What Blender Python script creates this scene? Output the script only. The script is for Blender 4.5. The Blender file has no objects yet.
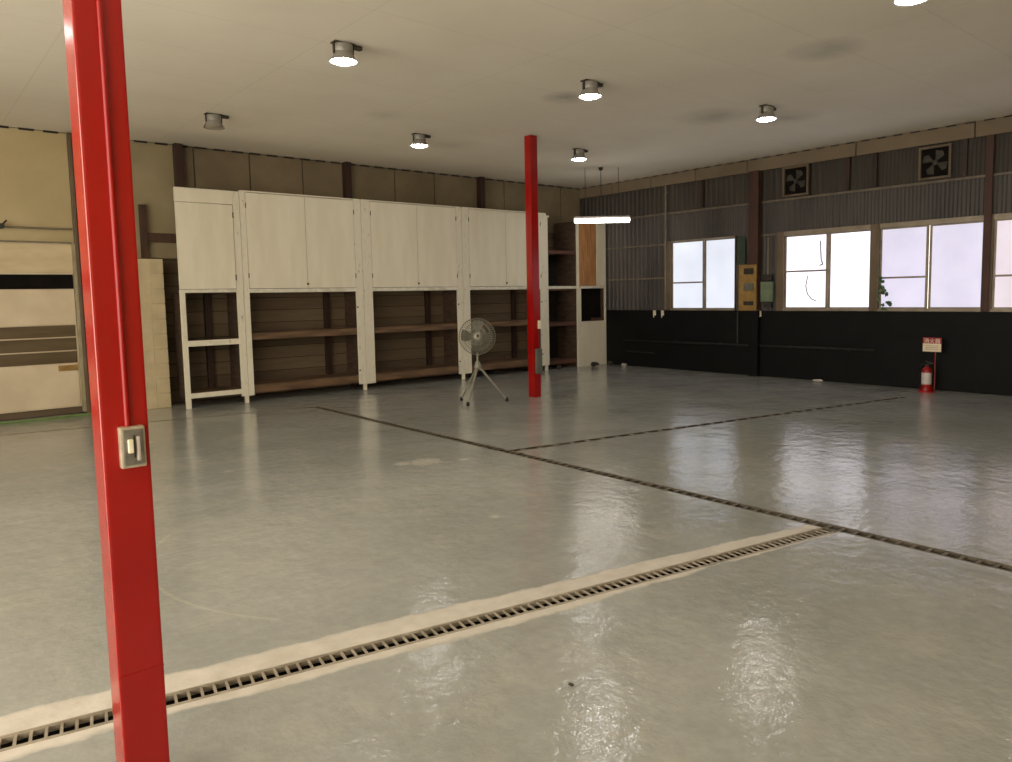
import bpy, bmesh, math, random
from mathutils import Vector, Matrix
random.seed(7)
sc = bpy.context.scene
COL = sc.collection
PI = math.pi

# ------------------------------------------------------------------ room measures (metres)
W, D, H = 11.579, 11.606, 3.751          # right wall, back wall, ceiling
XL, YR = -3.6, -4.5                      # left wall, rear (open shutter front)
HB, HS = 3.5335, 1.143                   # soffit board underside, top of the black dado wall
YC = 10.825                              # front plane of the cabinets
XA = 4.454                               # long drain
SK, CB, CC = -0.1886, 6.3165, 3.0586     # the cross drains run slightly skewed: y = C + SK*x

# ------------------------------------------------------------------ materials
def new_mat(name):
    m = bpy.data.materials.new(name); m.use_nodes = True
    nt = m.node_tree
    return m, nt, nt.nodes['Principled BSDF']
def srgb(r, g, b):
    f = lambda c: (c/255/12.92) if c/255 <= .04045 else ((c/255+.055)/1.055)**2.4
    return (f(r), f(g), f(b), 1)
def node(nt, t, **kw):
    n = nt.nodes.new(t)
    for k, v in kw.items():
        if k in n.inputs.keys(): n.inputs[k].default_value = v
        else: setattr(n, k, v)
    return n
def ramp(nt, fac, stops):
    r = nt.nodes.new('ShaderNodeValToRGB')
    els = r.color_ramp.elements
    while len(els) < len(stops): els.new(.5)
    for e, (p, c) in zip(els, stops):
        e.position = p; e.color = c
    nt.links.new(fac, r.inputs['Fac'])
    return r
def coords(nt, scale=(1, 1, 1), world=False):
    if world:
        src = nt.nodes.new('ShaderNodeNewGeometry').outputs['Position']
    else:
        src = nt.nodes.new('ShaderNodeTexCoord').outputs['Object']
    mp = nt.nodes.new('ShaderNodeMapping'); mp.inputs['Scale'].default_value = scale
    nt.links.new(src, mp.inputs['Vector'])
    return mp.outputs['Vector']
def mat_noise(name, c1, c2, scale=3, rough=.6, metal=0, stretch=(1, 1, 1), lo=.35, hi=.65, bump=0, bscale=30, detail=4, world=False, spec=.5):
    m, nt, b = new_mat(name)
    v = coords(nt, stretch, world)
    n = node(nt, 'ShaderNodeTexNoise', Scale=scale, Detail=detail)
    nt.links.new(v, n.inputs['Vector'])
    r = ramp(nt, n.outputs['Fac'], [(lo, c1), (hi, c2)])
    nt.links.new(r.outputs['Color'], b.inputs['Base Color'])
    b.inputs['Roughness'].default_value = rough
    b.inputs['Metallic'].default_value = metal
    b.inputs['Specular IOR Level'].default_value = spec
    if bump:
        n2 = node(nt, 'ShaderNodeTexNoise', Scale=bscale, Detail=3)
        nt.links.new(v, n2.inputs['Vector'])
        bp = node(nt, 'ShaderNodeBump', Strength=bump, Distance=.01)
        nt.links.new(n2.outputs['Fac'], bp.inputs['Height'])
        nt.links.new(bp.outputs['Normal'], b.inputs['Normal'])
    return m
def mat_emit(name, col, strength):
    m, nt, b = new_mat(name)
    b.inputs['Base Color'].default_value = (.8, .8, .8, 1)
    b.inputs['Emission Color'].default_value = col
    b.inputs['Emission Strength'].default_value = strength
    b.inputs['Roughness'].default_value = .4
    return m

M = {}
M['red'] = mat_noise('red_gloss_paint', srgb(152, 11, 9), srgb(164, 17, 14), 2, .2, bump=.04, bscale=12, spec=.5)
M['switch'] = mat_noise('worn_steel_plate', srgb(176, 164, 142), srgb(208, 197, 174), 40, .35, .3)
M['ivory'] = mat_noise('ivory_plastic', srgb(235, 222, 190), srgb(245, 235, 205), 5, .4)
M['darkplastic'] = mat_noise('dark_plastic', srgb(35, 32, 28), srgb(48, 44, 38), 8, .5)
M['grey_box'] = mat_noise('grey_steel_box', srgb(96, 98, 90), srgb(112, 113, 104), 12, .5, .2)
M['cabinet'] = mat_noise('cream_painted_board', srgb(232, 223, 198), srgb(240, 232, 210), 2.2, .36, stretch=(2.5, 1, .5), bump=.03, bscale=6)
M['cab_rail'] = mat_noise('chipped_cream_paint', srgb(214, 206, 184), srgb(240, 234, 216), 9, .5)
# chipped stile paint: brown wood showing through small chips
def mat_chipped():
    m, nt, b = new_mat('cream_stile_chipped')
    v = coords(nt, (1, 1, .35))
    n = node(nt, 'ShaderNodeTexNoise', Scale=26, Detail=5)
    nt.links.new(v, n.inputs['Vector'])
    r = ramp(nt, n.outputs['Fac'], [(.27, srgb(150, 126, 92)), (.35, srgb(230, 222, 199)), (.8, srgb(238, 231, 210))])
    nt.links.new(r.outputs['Color'], b.inputs['Base Color']); b.inputs['Roughness'].default_value = .5
    return m
M['stile'] = mat_chipped()
M['shelf'] = mat_noise('brown_shelf_board', srgb(88, 65, 45), srgb(122, 94, 66), 6, .6, stretch=(.4, 3, 3), bump=.1)
M['shelf_red'] = mat_noise('reddish_shelf_board', srgb(80, 50, 40), srgb(106, 72, 58), 6, .6, stretch=(.4, 3, 3))
M['ply'] = mat_noise('orange_plywood', srgb(160, 108, 64), srgb(208, 154, 104), 7, .45, stretch=(3, 1, .35), lo=.3, hi=.7)
M['innerwood'] = mat_noise('dark_inner_wood', srgb(62, 46, 34), srgb(84, 64, 48), 6, .75, stretch=(1, 1, 4))
M['knob'] = mat_noise('dark_brass', srgb(74, 58, 40), srgb(100, 82, 58), 20, .4, .6)
M['back_board'] = None
def mat_planks(name, c1, c2, gap, h, axis='Z', rough=.75):
    m, nt, b = new_mat(name)
    v = coords(nt, (1, 1, 1), True)
    sep = nt.nodes.new('ShaderNodeSeparateXYZ'); nt.links.new(v, sep.inputs[0])
    mul = node(nt, 'ShaderNodeMath', operation='MULTIPLY'); mul.inputs[1].default_value = 1/h
    nt.links.new(sep.outputs[axis], mul.inputs[0])
    fl = node(nt, 'ShaderNodeMath', operation='FLOOR'); nt.links.new(mul.outputs[0], fl.inputs[0])
    fr = node(nt, 'ShaderNodeMath', operation='FRACT'); nt.links.new(mul.outputs[0], fr.inputs[0])
    wn = nt.nodes.new('ShaderNodeTexWhiteNoise'); wn.noise_dimensions = '1D'
    nt.links.new(fl.outputs[0], wn.inputs['W'])
    nz = node(nt, 'ShaderNodeTexNoise', Scale=4, Detail=5)
    mp = nt.nodes.new('ShaderNodeMapping'); mp.inputs['Scale'].default_value = (.6, 1, 5) if axis == 'Z' else (5, 1, .6)
    nt.links.new(v, mp.inputs[0]); nt.links.new(mp.outputs[0], nz.inputs['Vector'])
    ad = node(nt, 'ShaderNodeMath', operation='MULTIPLY_ADD'); ad.inputs[1].default_value = .45
    nt.links.new(wn.outputs['Value'], ad.inputs[0]); 
    m2 = node(nt, 'ShaderNodeMath', operation='MULTIPLY'); m2.inputs[1].default_value = .6
    nt.links.new(nz.outputs['Fac'], m2.inputs[0]); nt.links.new(m2.outputs[0], ad.inputs[2])
    r = ramp(nt, ad.outputs[0], [(.2, c1), (.8, c2)])
    g = node(nt, 'ShaderNodeMath', operation='LESS_THAN'); g.inputs[1].default_value = .05
    nt.links.new(fr.outputs[0], g.inputs[0])
    mx = nt.nodes.new('ShaderNodeMixRGB'); mx.inputs[2].default_value = gap
    nt.links.new(g.outputs[0], mx.inputs[0]); nt.links.new(r.outputs['Color'], mx.inputs[1])
    nt.links.new(mx.outputs[0], b.inputs['Base Color']); b.inputs['Roughness'].default_value = rough
    return m
M['back_board'] = mat_planks('brown_wall_boards', srgb(84, 70, 52), srgb(118, 100, 76), srgb(48, 38, 28), .19)
M['back_panel'] = mat_noise('grey_brown_wall_panel', srgb(118, 104, 80), srgb(136, 122, 96), 1.6, .8, detail=6)
M['beige_wall'] = mat_noise('beige_plaster', srgb(186, 168, 126), srgb(200, 182, 142), 1.5, .75, bump=.05)
M['olive_wall'] = mat_noise('drab_plaster', srgb(150, 136, 104), srgb(168, 153, 120), 1.5, .75, bump=.05)
M['door_white'] = mat_noise('dirty_white_panel', srgb(212, 194, 164), srgb(228, 212, 183), 2.2, .6, detail=6)
M['door_pale'] = mat_noise('pale_plywood', srgb(206, 186, 148), srgb(220, 200, 162), 2.5, .65, stretch=(1, 1, 3))
M['door_strip'] = mat_noise('grey_brown_glazing', srgb(88, 74, 52), srgb(104, 88, 64), 3, .35, stretch=(.5, 1, 4))
M['black_slot'] = mat_noise('black_slot', srgb(14, 11, 9), srgb(24, 19, 15), 4, .85, spec=.15)
M['jamb'] = mat_noise('grey_green_jamb', srgb(150, 140, 112), srgb(172, 160, 132), 6, .55)
M['block'] = mat_noise('cream_painted_block', srgb(196, 180, 142), srgb(212, 196, 160), 4, .6, bump=.2, bscale=60)
M['rust'] = mat_noise('rust_brown_steel', srgb(60, 36, 26), srgb(80, 50, 37), 5, .6, .1, stretch=(1, 1, .3))
M['dark_steel'] = mat_noise('dark_brown_steel', srgb(48, 30, 24), srgb(64, 42, 33), 5, .55, .1, stretch=(1, 1, .3))
M['girt'] = mat_noise('dull_steel_angle', srgb(104, 94, 78), srgb(124, 112, 94), 8, .6, 0)
M['sheet'] = mat_noise('weathered_corrugated_steel', srgb(68, 63, 60), srgb(88, 82, 78), 1.3, .55, 0, stretch=(1, 1, .35), detail=6, world=True)
M['upper_sheet'] = mat_noise('dark_weathered_steel', srgb(52, 46, 40), srgb(68, 61, 53), 1.3, .65, 0, stretch=(1, 1, .35), detail=6, world=True)
M['black'] = mat_noise('black_dado_paint', srgb(9, 9, 9), srgb(15, 14, 14), 3, .6, bump=.15, bscale=25, spec=.2)
M['soffit'] = mat_noise('beige_soffit_board', srgb(116, 101, 80), srgb(130, 114, 92), 1.2, .7, world=True)
M['gap'] = mat_noise('dark_gap', srgb(30, 24, 18), srgb(42, 34, 26), 5, .8)
M['winframe'] = mat_noise('dull_aluminium_frame', srgb(140, 128, 110), srgb(160, 148, 130), 6, .45, .3)
M['winwood'] = mat_noise('brown_window_post', srgb(98, 82, 62), srgb(120, 102, 80), 6, .6, stretch=(1, 1, .3))
M['pipe'] = mat_noise('dull_pipe', srgb(38, 37, 35), srgb(52, 50, 47), 9, .4, .4)
M['pale_pipe'] = mat_noise('pale_conduit', srgb(120, 110, 90), srgb(140, 130, 108), 9, .5, .2)
M['galv'] = mat_noise('galvanised_steel', srgb(128, 126, 120), srgb(160, 158, 152), 25, .35, .8)
M['lampgrey'] = mat_noise('lamp_housing_grey', srgb(140, 136, 128), srgb(160, 156, 148), 10, .4, .2)
M['lampdark'] = mat_noise('lamp_bracket_dark', srgb(62, 54, 44), srgb(78, 70, 58), 10, .5, .4)
M['fan'] = mat_noise('dull_fan_metal', srgb(136, 133, 118), srgb(156, 152, 137), 15, .4, .2)
M['fanblade'] = mat_noise('fan_blade_grey', srgb(112, 109, 97), srgb(128, 124, 111), 10, .4, .1)
M['rubber'] = mat_noise('black_rubber', srgb(18, 18, 18), srgb(28, 28, 27), 10, .7)
M['ext_red'] = mat_noise('extinguisher_red', srgb(150, 16, 14), srgb(166, 24, 20), 5, .3)
M['paper'] = mat_noise('cream_label', srgb(232, 214, 184), srgb(244, 228, 200), 8, .6)
M['label'] = mat_noise('grey_white_label', srgb(200, 190, 184), srgb(216, 206, 200), 8, .5)
M['white_mark'] = mat_noise('white_lettering', srgb(240, 226, 206), srgb(248, 236, 218), 8, .6)
M['yellow'] = mat_noise('yellowed_board', srgb(140, 108, 52), srgb(164, 130, 68), 9, .6)
M['greenbox'] = mat_noise('grey_green_box', srgb(104, 118, 92), srgb(120, 134, 106), 8, .5)
M['darkgreen'] = mat_noise('dark_green_panel', srgb(36, 52, 40), srgb(48, 66, 52), 6, .5)
M['concrete'] = mat_noise('trench_concrete', srgb(34, 29, 24), srgb(46, 40, 34), 12, .9, spec=.1)
M['grate_pale'] = mat_noise('worn_grate_steel', srgb(150, 140, 122), srgb(178, 167, 148), 14, .45, .2)
M['grate_dark'] = mat_noise('rusty_grate_steel', srgb(88, 80, 66), srgb(116, 106, 90), 14, .5, .2)
M['vent_blade'] = mat_noise('dirty_fan_blade', srgb(46, 42, 33), srgb(66, 60, 48), 14, .6)
M['hose'] = mat_noise('green_hose', srgb(96, 128, 62), srgb(120, 150, 82), 10, .5)
M['timber'] = mat_noise('dark_timber', srgb(66, 44, 32), srgb(88, 62, 46), 6, .7, stretch=(1, 1, .3))
M['leaf'] = mat_noise('ivy_green', srgb(82, 112, 74), srgb(122, 150, 104), 6, .6)
M['scrap'] = mat_noise('dark_scrap', srgb(40, 34, 28), srgb(66, 56, 46), 14, .7)
M['flake'] = mat_noise('pale_grit', srgb(200, 194, 180), srgb(222, 216, 202), 14, .7)
M['lens'] = mat_emit('lit_lamp_lens', (1, .98, .95, 1), 50)
M['lens_off'] = mat_noise('unlit_lamp_lens', srgb(150, 138, 120), srgb(162, 150, 132), 5, .3)
M['tube'] = mat_emit('lit_fluorescent_tube', (1, .95, .90, 1), 16)

def pane_mat(name, col, strength, dark=None):
    """frosted, daylit window glass with a faint mottle in the frosting"""
    m, nt, b = new_mat(name)
    v = coords(nt, (1, 1, 1), True)
    n = node(nt, 'ShaderNodeTexNoise', Scale=1.6, Detail=4)
    nt.links.new(v, n.inputs['Vector'])
    d = dark or tuple(c*.82 for c in col[:3])
    r = ramp(nt, n.outputs['Fac'], [(.3, (*d[:3], 1)), (.7, (*col[:3], 1))])
    out = r.outputs['Color']
    nt.links.new(out, b.inputs['Emission Color'])
    b.inputs['Emission Strength'].default_value = strength
    b.inputs['Base Color'].default_value = (.2, .2, .21, 1)
    b.inputs['Roughness'].default_value = .35
    return m
PANE = {
 1: pane_mat('frosted_pane_pale', (.74, .78, .88), 1.15),
 2: pane_mat('frosted_pane_bright', (.93, .90, .97), 1.55, (.74, .72, .84)),
 3: pane_mat('frosted_pane_lavender', (.64, .60, .745), 1.2),
 4: pane_mat('frosted_pane_grey', (.66, .57, .63), 1.2),
}

# ------------------------------------------------------------------ mesh builder
class MB:
    def __init__(s): s.bm = bmesh.new()
    def box(s, x0, x1, y0, y1, z0, z1, bev=0):
        x0, x1 = min(x0, x1), max(x0, x1); y0, y1 = min(y0, y1), max(y0, y1); z0, z1 = min(z0, z1), max(z0, z1)
        r = bmesh.ops.create_cube(s.bm, size=1)
        vs = r['verts']
        for v in vs:
            v.co = Vector(((x0+x1)/2+v.co.x*(x1-x0), (y0+y1)/2+v.co.y*(y1-y0), (z0+z1)/2+v.co.z*(z1-z0)))
        if bev:
            es = list({e for v in vs for e in v.link_edges})
            bmesh.ops.bevel(s.bm, geom=es, offset=bev, segments=2, affect='EDGES', profile=.6)
        return s
    def obox(s, c, ax, ay, az, hx, hy, hz):
        c = Vector(c); ax, ay, az = Vector(ax).normalized(), Vector(ay).normalized(), Vector(az).normalized()
        vs = [s.bm.verts.new(c+ax*hx*i+ay*hy*j+az*hz*k) for i in (-1, 1) for j in (-1, 1) for k in (-1, 1)]
        for f in ((0, 1, 3, 2), (4, 6, 7, 5), (0, 4, 5, 1), (2, 3, 7, 6), (0, 2, 6, 4), (1, 5, 7, 3)):
            s.bm.faces.new([vs[i] for i in f])
        return s
    def tube(s, pts, r, n=8, r2=None, cap=True):
        pts = [Vector(p) for p in pts]
        rings = []
        for i, p in enumerate(pts):
            d = (pts[min(i+1, len(pts)-1)]-pts[max(i-1, 0)]).normalized()
            a = d.cross(Vector((0, 0, 1)))
            if a.length < 1e-3: a = d.cross(Vector((1, 0, 0)))
            a.normalize(); b = d.cross(a)
            rr = r if r2 is None else r+(r2-r)*i/(len(pts)-1)
            rings.append([s.bm.verts.new(p+(a*math.cos(2*PI*k/n)+b*math.sin(2*PI*k/n))*rr) for k in range(n)])
        for A, B in zip(rings, rings[1:]):
            for k in range(n):
                s.bm.faces.new((A[k], A[(k+1) % n], B[(k+1) % n], B[k]))
        if cap:
            s.bm.faces.new(rings[0][::-1]); s.bm.faces.new(rings[-1])
        return s
    def lathe(s, prof, n=32, c=(0, 0, 0), axis=(0, 0, 1), close=False):
        c = Vector(c); az = Vector(axis).normalized()
        ax = az.cross(Vector((0, 1, 0)))
        if ax.length < 1e-3: ax = az.cross(Vector((1, 0, 0)))
        ax.normalize(); ay = az.cross(ax)
        rings = []
        for r, z in prof:
            if r < 1e-5: rings.append([s.bm.verts.new(c+az*z)])
            else: rings.append([s.bm.verts.new(c+az*z+(ax*math.cos(2*PI*k/n)+ay*math.sin(2*PI*k/n))*r) for k in range(n)])
        for A, B in zip(rings, rings[1:]):
            for k in range(n):
                k2 = (k+1) % n
                if len(A) == 1 and len(B) == 1: continue
                if len(A) == 1: s.bm.faces.new((A[0], B[k2], B[k]))
                elif len(B) == 1: s.bm.faces.new((A[k], A[k2], B[0]))
                else: s.bm.faces.new((A[k], A[k2], B[k2], B[k]))
        return s
    def build(s, name, mat, parent=None, origin=None, smooth=False):
        bmesh.ops.recalc_face_normals(s.bm, faces=s.bm.faces)
        me = bpy.data.meshes.new(name)
        o = bpy.data.objects.new(name, me); COL.objects.link(o)
        off = Vector((0, 0, 0))
        if parent is not None:
            off = wpos(parent)
        elif origin is not None:
            off = Vector(origin)
        for v in s.bm.verts: v.co -= off
        if smooth:
            for f in s.bm.faces: f.smooth = True
            for e in s.bm.edges:
                if len(e.link_faces) == 2 and e.calc_face_angle(0) > .6: e.smooth = False
        s.bm.to_mesh(me); s.bm.free()
        me.materials.append(mat)
        if parent is not None:
            o.parent = parent
        else: o.location = off
        return o
def wpos(o):
    p = Vector((0, 0, 0))
    while o is not None:
        p += Vector(o.location); o = o.parent
    return p
def tag(o, label=None, cat=None, group=None, kind=None):
    if label: o['label'] = label
    if cat: o['category'] = cat
    if group: o['group'] = group
    if kind: o['kind'] = kind
    return o
def thing(name, loc, label, cat, group=None):
    o = bpy.data.objects.new(name, None); COL.objects.link(o)
    o.location = loc; o.empty_display_size = .1
    return tag(o, label, cat, group)
def copy_tree(o, parent=None):
    c = o.copy(); COL.objects.link(c)
    if parent is not None: c.parent = parent
    for ch in [x for x in bpy.data.objects if x.parent == o]: copy_tree(ch, c)
    return c
def struct(o): o['kind'] = 'structure'; return o

# ------------------------------------------------------------------ floor with real trenches
class Trench: pass
def drain_axis(p0, p1):
    p0 = Vector((p0[0], p0[1], 0)); p1 = Vector((p1[0], p1[1], 0))
    d = (p1-p0).normalized(); return p0, p1, d, Vector((-d.y, d.x, 0))
DR = {
 'A': ((XA, YR+.05), (XA, 9.66), .052),
 'B': ((XA+.075, CB+SK*(XA+.075)), (10.55, CB+SK*10.55), .045),
 'C': ((XL+.05, CC+SK*(XL+.05)), (XA-.075, CC+SK*(XA-.075)), .055),
 'D': ((0.4, 9.68-SK*(4.40-.4)), (XA-.075, 9.70), .022),
}
def cut_floor():
    m = MB().box(XL-.2, W+.3, YR, D+.3, -.3, 0)
    f = m.build('floor', M['concrete'])
    c = bmesh.new()
    cut = MB()
    for k, (a, b, hw) in DR.items():
        p0, p1, d, n = drain_axis(a, b)
        e0 = .02 if k in 'B' else 0
        q0 = p0-d*(.05 if k in 'BD' else 0); q1 = p1+d*(.05 if k in 'CD' else 0)
        L = (q1-q0).length
        cut.obox((q0+q1)/2+Vector((0, 0, -.02)), d, n, (0, 0, 1), L/2, hw, .07)
    # separate boolean per trench keeps the cutters simple
    co = cut.build('floor_cutter', M['concrete'])
    md = f.modifiers.new('cut', 'BOOLEAN'); md.operation = 'DIFFERENCE'; md.object = co; md.solver = 'EXACT'
    md.use_self = True
    dg = bpy.context.evaluated_depsgraph_get(); dg.update()
    me = bpy.data.meshes.new_from_object(f.evaluated_get(dg))
    f.modifiers.clear(); f.data = me
    bpy.data.objects.remove(co, do_unlink=True)
    return struct(f)
floor = cut_floor()

def mat_floor():
    m, nt, b = new_mat('painted_concrete_floor')
    L = nt.links.new
    geo = nt.nodes.new('ShaderNodeNewGeometry'); P = geo.outputs['Position']
    sep = nt.nodes.new('ShaderNodeSeparateXYZ'); L(P, sep.inputs[0])
    def math_(op, a, c=None, cl=False):
        n = nt.nodes.new('ShaderNodeMath'); n.operation = op; n.use_clamp = cl
        for i, x in enumerate((a, c)):
            if x is None: continue
            if isinstance(x, (int, float)): n.inputs[i].default_value = x
            else: L(x, n.inputs[i])
        return n.outputs[0]
    def noise(scale, detail=4, rough=.5, stretch=None):
        n = node(nt, 'ShaderNodeTexNoise', Scale=scale, Detail=detail, Roughness=rough)
        if stretch:
            mp = nt.nodes.new('ShaderNodeMapping'); mp.inputs['Scale'].default_value = stretch
            L(P, mp.inputs[0]); L(mp.outputs[0], n.inputs['Vector'])
        else: L(P, n.inputs['Vector'])
        return n.outputs['Fac']
    def mix(f, a, c, blend='MIX'):
        n = nt.nodes.new('ShaderNodeMixRGB'); n.blend_type = blend
        for i, x in enumerate((f, a, c)):
            if isinstance(x, (int, float)): n.inputs[i].default_value = x
            elif isinstance(x, tuple): n.inputs[i].default_value = x
            else: L(x, n.inputs[i])
        return n.outputs[0]
    base = ramp(nt, noise(.9, 6, .55), [(.3, srgb(158, 160, 154)), (.7, srgb(178, 179, 173))]).outputs['Color']
    fine = ramp(nt, noise(14, 4, .6), [(.35, (.86, .86, .86, 1)), (.65, (1, 1, 1, 1))]).outputs['Color']
    base = mix(.8, base, fine, 'MULTIPLY')
    wear = ramp(nt, noise(2.6, 8, .65), [(.5, (0, 0, 0, 1)), (.8, (1, 1, 1, 1))]).outputs['Color']
    base = mix(math_('MULTIPLY', wear, .35), base, srgb(196, 188, 170))
    # the pale unpainted strip of patched concrete either side of the near drain
    dist = math_('SUBTRACT', math_('ADD', sep.outputs['Y'], math_('MULTIPLY', sep.outputs['X'], -SK)), CC)
    wob = math_('MULTIPLY', math_('SUBTRACT', noise(2.2, 6, .6), .5), .16)
    dd = math_('ABSOLUTE', math_('ADD', math_('SUBTRACT', dist, .045), wob))
    half = math_('SUBTRACT', .165, math_('MULTIPLY', math_('MAXIMUM', math_('SUBTRACT', sep.outputs['X'], 1.6), 0.0), .022))
    k = math_('SUBTRACT', half, dd)
    k = math_('MULTIPLY', math_('ADD', math_('MULTIPLY', k, 35), .5, True), math_('LESS_THAN', sep.outputs['X'], XA-.04))
    pale = ramp(nt, noise(9, 5, .6), [(.3, srgb(200, 192, 178)), (.7, srgb(222, 215, 203))]).outputs['Color']
    base = mix(math_('MULTIPLY', k, .92), base, pale)
    # small chipped spots where the paint came off
    for (cx, cy, r) in ((3.64, 5.66, .16), (3.45, 5.75, .09), (3.05, 3.9, .05), (3.95, 5.5, .07), (2.2, 6.6, .05), (2.05, 8.6, .06)):
        vd = nt.nodes.new('ShaderNodeVectorMath'); vd.operation = 'DISTANCE'
        L(P, vd.inputs[0]); vd.inputs[1].default_value = (cx, cy, 0)
        q = math_('MULTIPLY', math_('SUBTRACT', math_('MULTIPLY', noise(22, 3, .6), 2*r), math_('SUBTRACT', vd.outputs['Value'], 0)), 25)
        q = math_('ADD', q, -.1, True)
        base = mix(math_('MULTIPLY', q, .8), base, srgb(208, 202, 188))
    # sparse tiny dark specks of grit trodden into the paint
    vo = node(nt, 'ShaderNodeTexVoronoi', Scale=2.3); L(P, vo.inputs['Vector'])
    q = math_('MULTIPLY', math_('SUBTRACT', .028, vo.outputs['Distance']), 80, True)
    base = mix(math_('MULTIPLY', q, math_('MULTIPLY', wear, .9)), base, srgb(84, 78, 66))
    # long curved scratch
    vd = nt.nodes.new('ShaderNodeVectorMath'); vd.operation = 'DISTANCE'
    L(P, vd.inputs[0]); vd.inputs[1].default_value = (2.35, 4.2, 0)
    q = math_('SUBTRACT', .016, math_('ABSOLUTE', math_('SUBTRACT', vd.outputs['Value'], 1.36)))
    q = math_('MULTIPLY', math_('MULTIPLY', q, 60, True), math_('LESS_THAN', sep.outputs['X'], 1.3))
    base = mix(math_('MULTIPLY', q, .3), base, srgb(212, 204, 182))
    L(base, b.inputs['Base Color'])
    rg = ramp(nt, noise(1.7, 6, .6), [(.3, (.07,)*3+(1,)), (.7, (.15,)*3+(1,))]).outputs['Color']
    rr = mix(k, rg, (.6, .6, .6, 1))
    rr = mix(math_('MULTIPLY', wear, .3), rr, (.35, .35, .35, 1))
    L(rr, b.inputs['Roughness'])
    b.inputs['IOR'].default_value = 1.6
    h = math_('ADD', math_('MULTIPLY', noise(1.5, 2, .5), .8), math_('MULTIPLY', noise(7, 5, .62), .5))
    bp = node(nt, 'ShaderNodeBump', Strength=.6, Distance=.02); L(h, bp.inputs['Height'])
    L(bp.outputs['Normal'], b.inputs['Normal'])
    return m
M['floor'] = mat_floor()
floor.data.materials.clear(); floor.data.materials.append(M['floor']); floor.data.materials.append(M['concrete'])
for p in floor.data.polygons:
    p.material_index = 0 if p.center.z > -.001 else 1

# ------------------------------------------------------------------ ceiling
def mat_ceiling():
    m, nt, b = new_mat('beige_ceiling_board')
    L = nt.links.new
    P = nt.nodes.new('ShaderNodeNewGeometry').outputs['Position']
    n = node(nt, 'ShaderNodeTexNoise', Scale=.7, Detail=7, Roughness=.6); L(P, n.inputs['Vector'])
    base = ramp(nt, n.outputs['Fac'], [(.3, srgb(236, 227, 210)), (.7, srgb(245, 237, 221))]).outputs['Color']
    # sooty smudges
    n2 = node(nt, 'ShaderNodeTexNoise', Scale=2.2, Detail=5); L(P, n2.inputs['Vector'])
    for (cx, cy, rx, a) in ((6.15, 6.35, .32, .45), (8.35, 5.9, .55, .3), (6.95, 3.65, .4, .4), (9.2, 5.35, .5, .3), (4.9, 8.3, .3, .15), (6.6, 9.3, .5, .15)):
        vd = nt.nodes.new('ShaderNodeVectorMath'); vd.operation = 'DISTANCE'; L(P, vd.inputs[0]); vd.inputs[1].default_value = (cx, cy, H)
        mr = node(nt, 'ShaderNodeMapRange'); L(vd.outputs['Value'], mr.inputs['Value'])
        mr.inputs['From Min'].default_value = rx; mr.inputs['From Max'].default_value = 0
        mu = node(nt, 'ShaderNodeMath', operation='MULTIPLY'); L(mr.outputs[0], mu.inputs[0]); L(n2.outputs['Fac'], mu.inputs[1])
        mu2 = node(nt, 'ShaderNodeMath', operation='MULTIPLY'); L(mu.outputs[0], mu2.inputs[0]); mu2.inputs[1].default_value = a*2
        mx = nt.nodes.new('ShaderNodeMixRGB'); L(mu2.outputs[0], mx.inputs[0]); L(base, mx.inputs[1]); mx.inputs[2].default_value = srgb(84, 76, 62)
        base = mx.outputs[0]
    # board joints
    sep = nt.nodes.new('ShaderNodeSeparateXYZ'); L(P, sep.inputs[0])
    for ax, pitch, off in (('X', 1.82, .3), ('Y', .91, .12)):
        a = node(nt, 'ShaderNodeMath', operation='MULTIPLY_ADD'); L(sep.outputs[ax], a.inputs[0]); a.inputs[1].default_value = 1/pitch; a.inputs[2].default_value = off+10
        f = node(nt, 'ShaderNodeMath', operation='FRACT'); L(a.outputs[0], f.inputs[0])
        lt = node(nt, 'ShaderNodeMath', operation='LESS_THAN'); L(f.outputs[0], lt.inputs[0]); lt.inputs[1].default_value = .012/pitch
        mu = node(nt, 'ShaderNodeMath', operation='MULTIPLY'); L(lt.outputs[0], mu.inputs[0]); mu.inputs[1].default_value = .10
        mx = nt.nodes.new('ShaderNodeMixRGB'); L(mu.outputs[0], mx.inputs[0]); L(base, mx.inputs[1]); mx.inputs[2].default_value = srgb(110, 98, 80)
        base = mx.outputs[0]
    L(base, b.inputs['Base Color']); b.inputs['Roughness'].default_value = .9
    b.inputs['Specular IOR Level'].default_value = .1
    n3 = node(nt, 'ShaderNodeTexNoise', Scale=1.0, Detail=3); L(P, n3.inputs['Vector'])
    bp = node(nt, 'ShaderNodeBump', Strength=.5, Distance=.03); L(n3.outputs['Fac'], bp.inputs['Height']); L(bp.outputs['Normal'], b.inputs['Normal'])
    return m
M['ceiling'] = mat_ceiling()
struct(MB().box(XL-.2, W+.35, YR, D+.3, H, H+.12).build('ceiling', M['ceiling']))

# ------------------------------------------------------------------ walls
wb = struct(MB().box(XL-.2, W+.35, D, D+.2, 0, H).build('wall_back', M['back_board']))
struct(MB().box(XL-.2, XL, 8.2, D, 0, H).build('wall_left', M['beige_wall']))
struct(MB().box(XL-.2, W+.3, YR-.2, YR, 0, H).build('wall_rear', M['beige_wall']))
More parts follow.
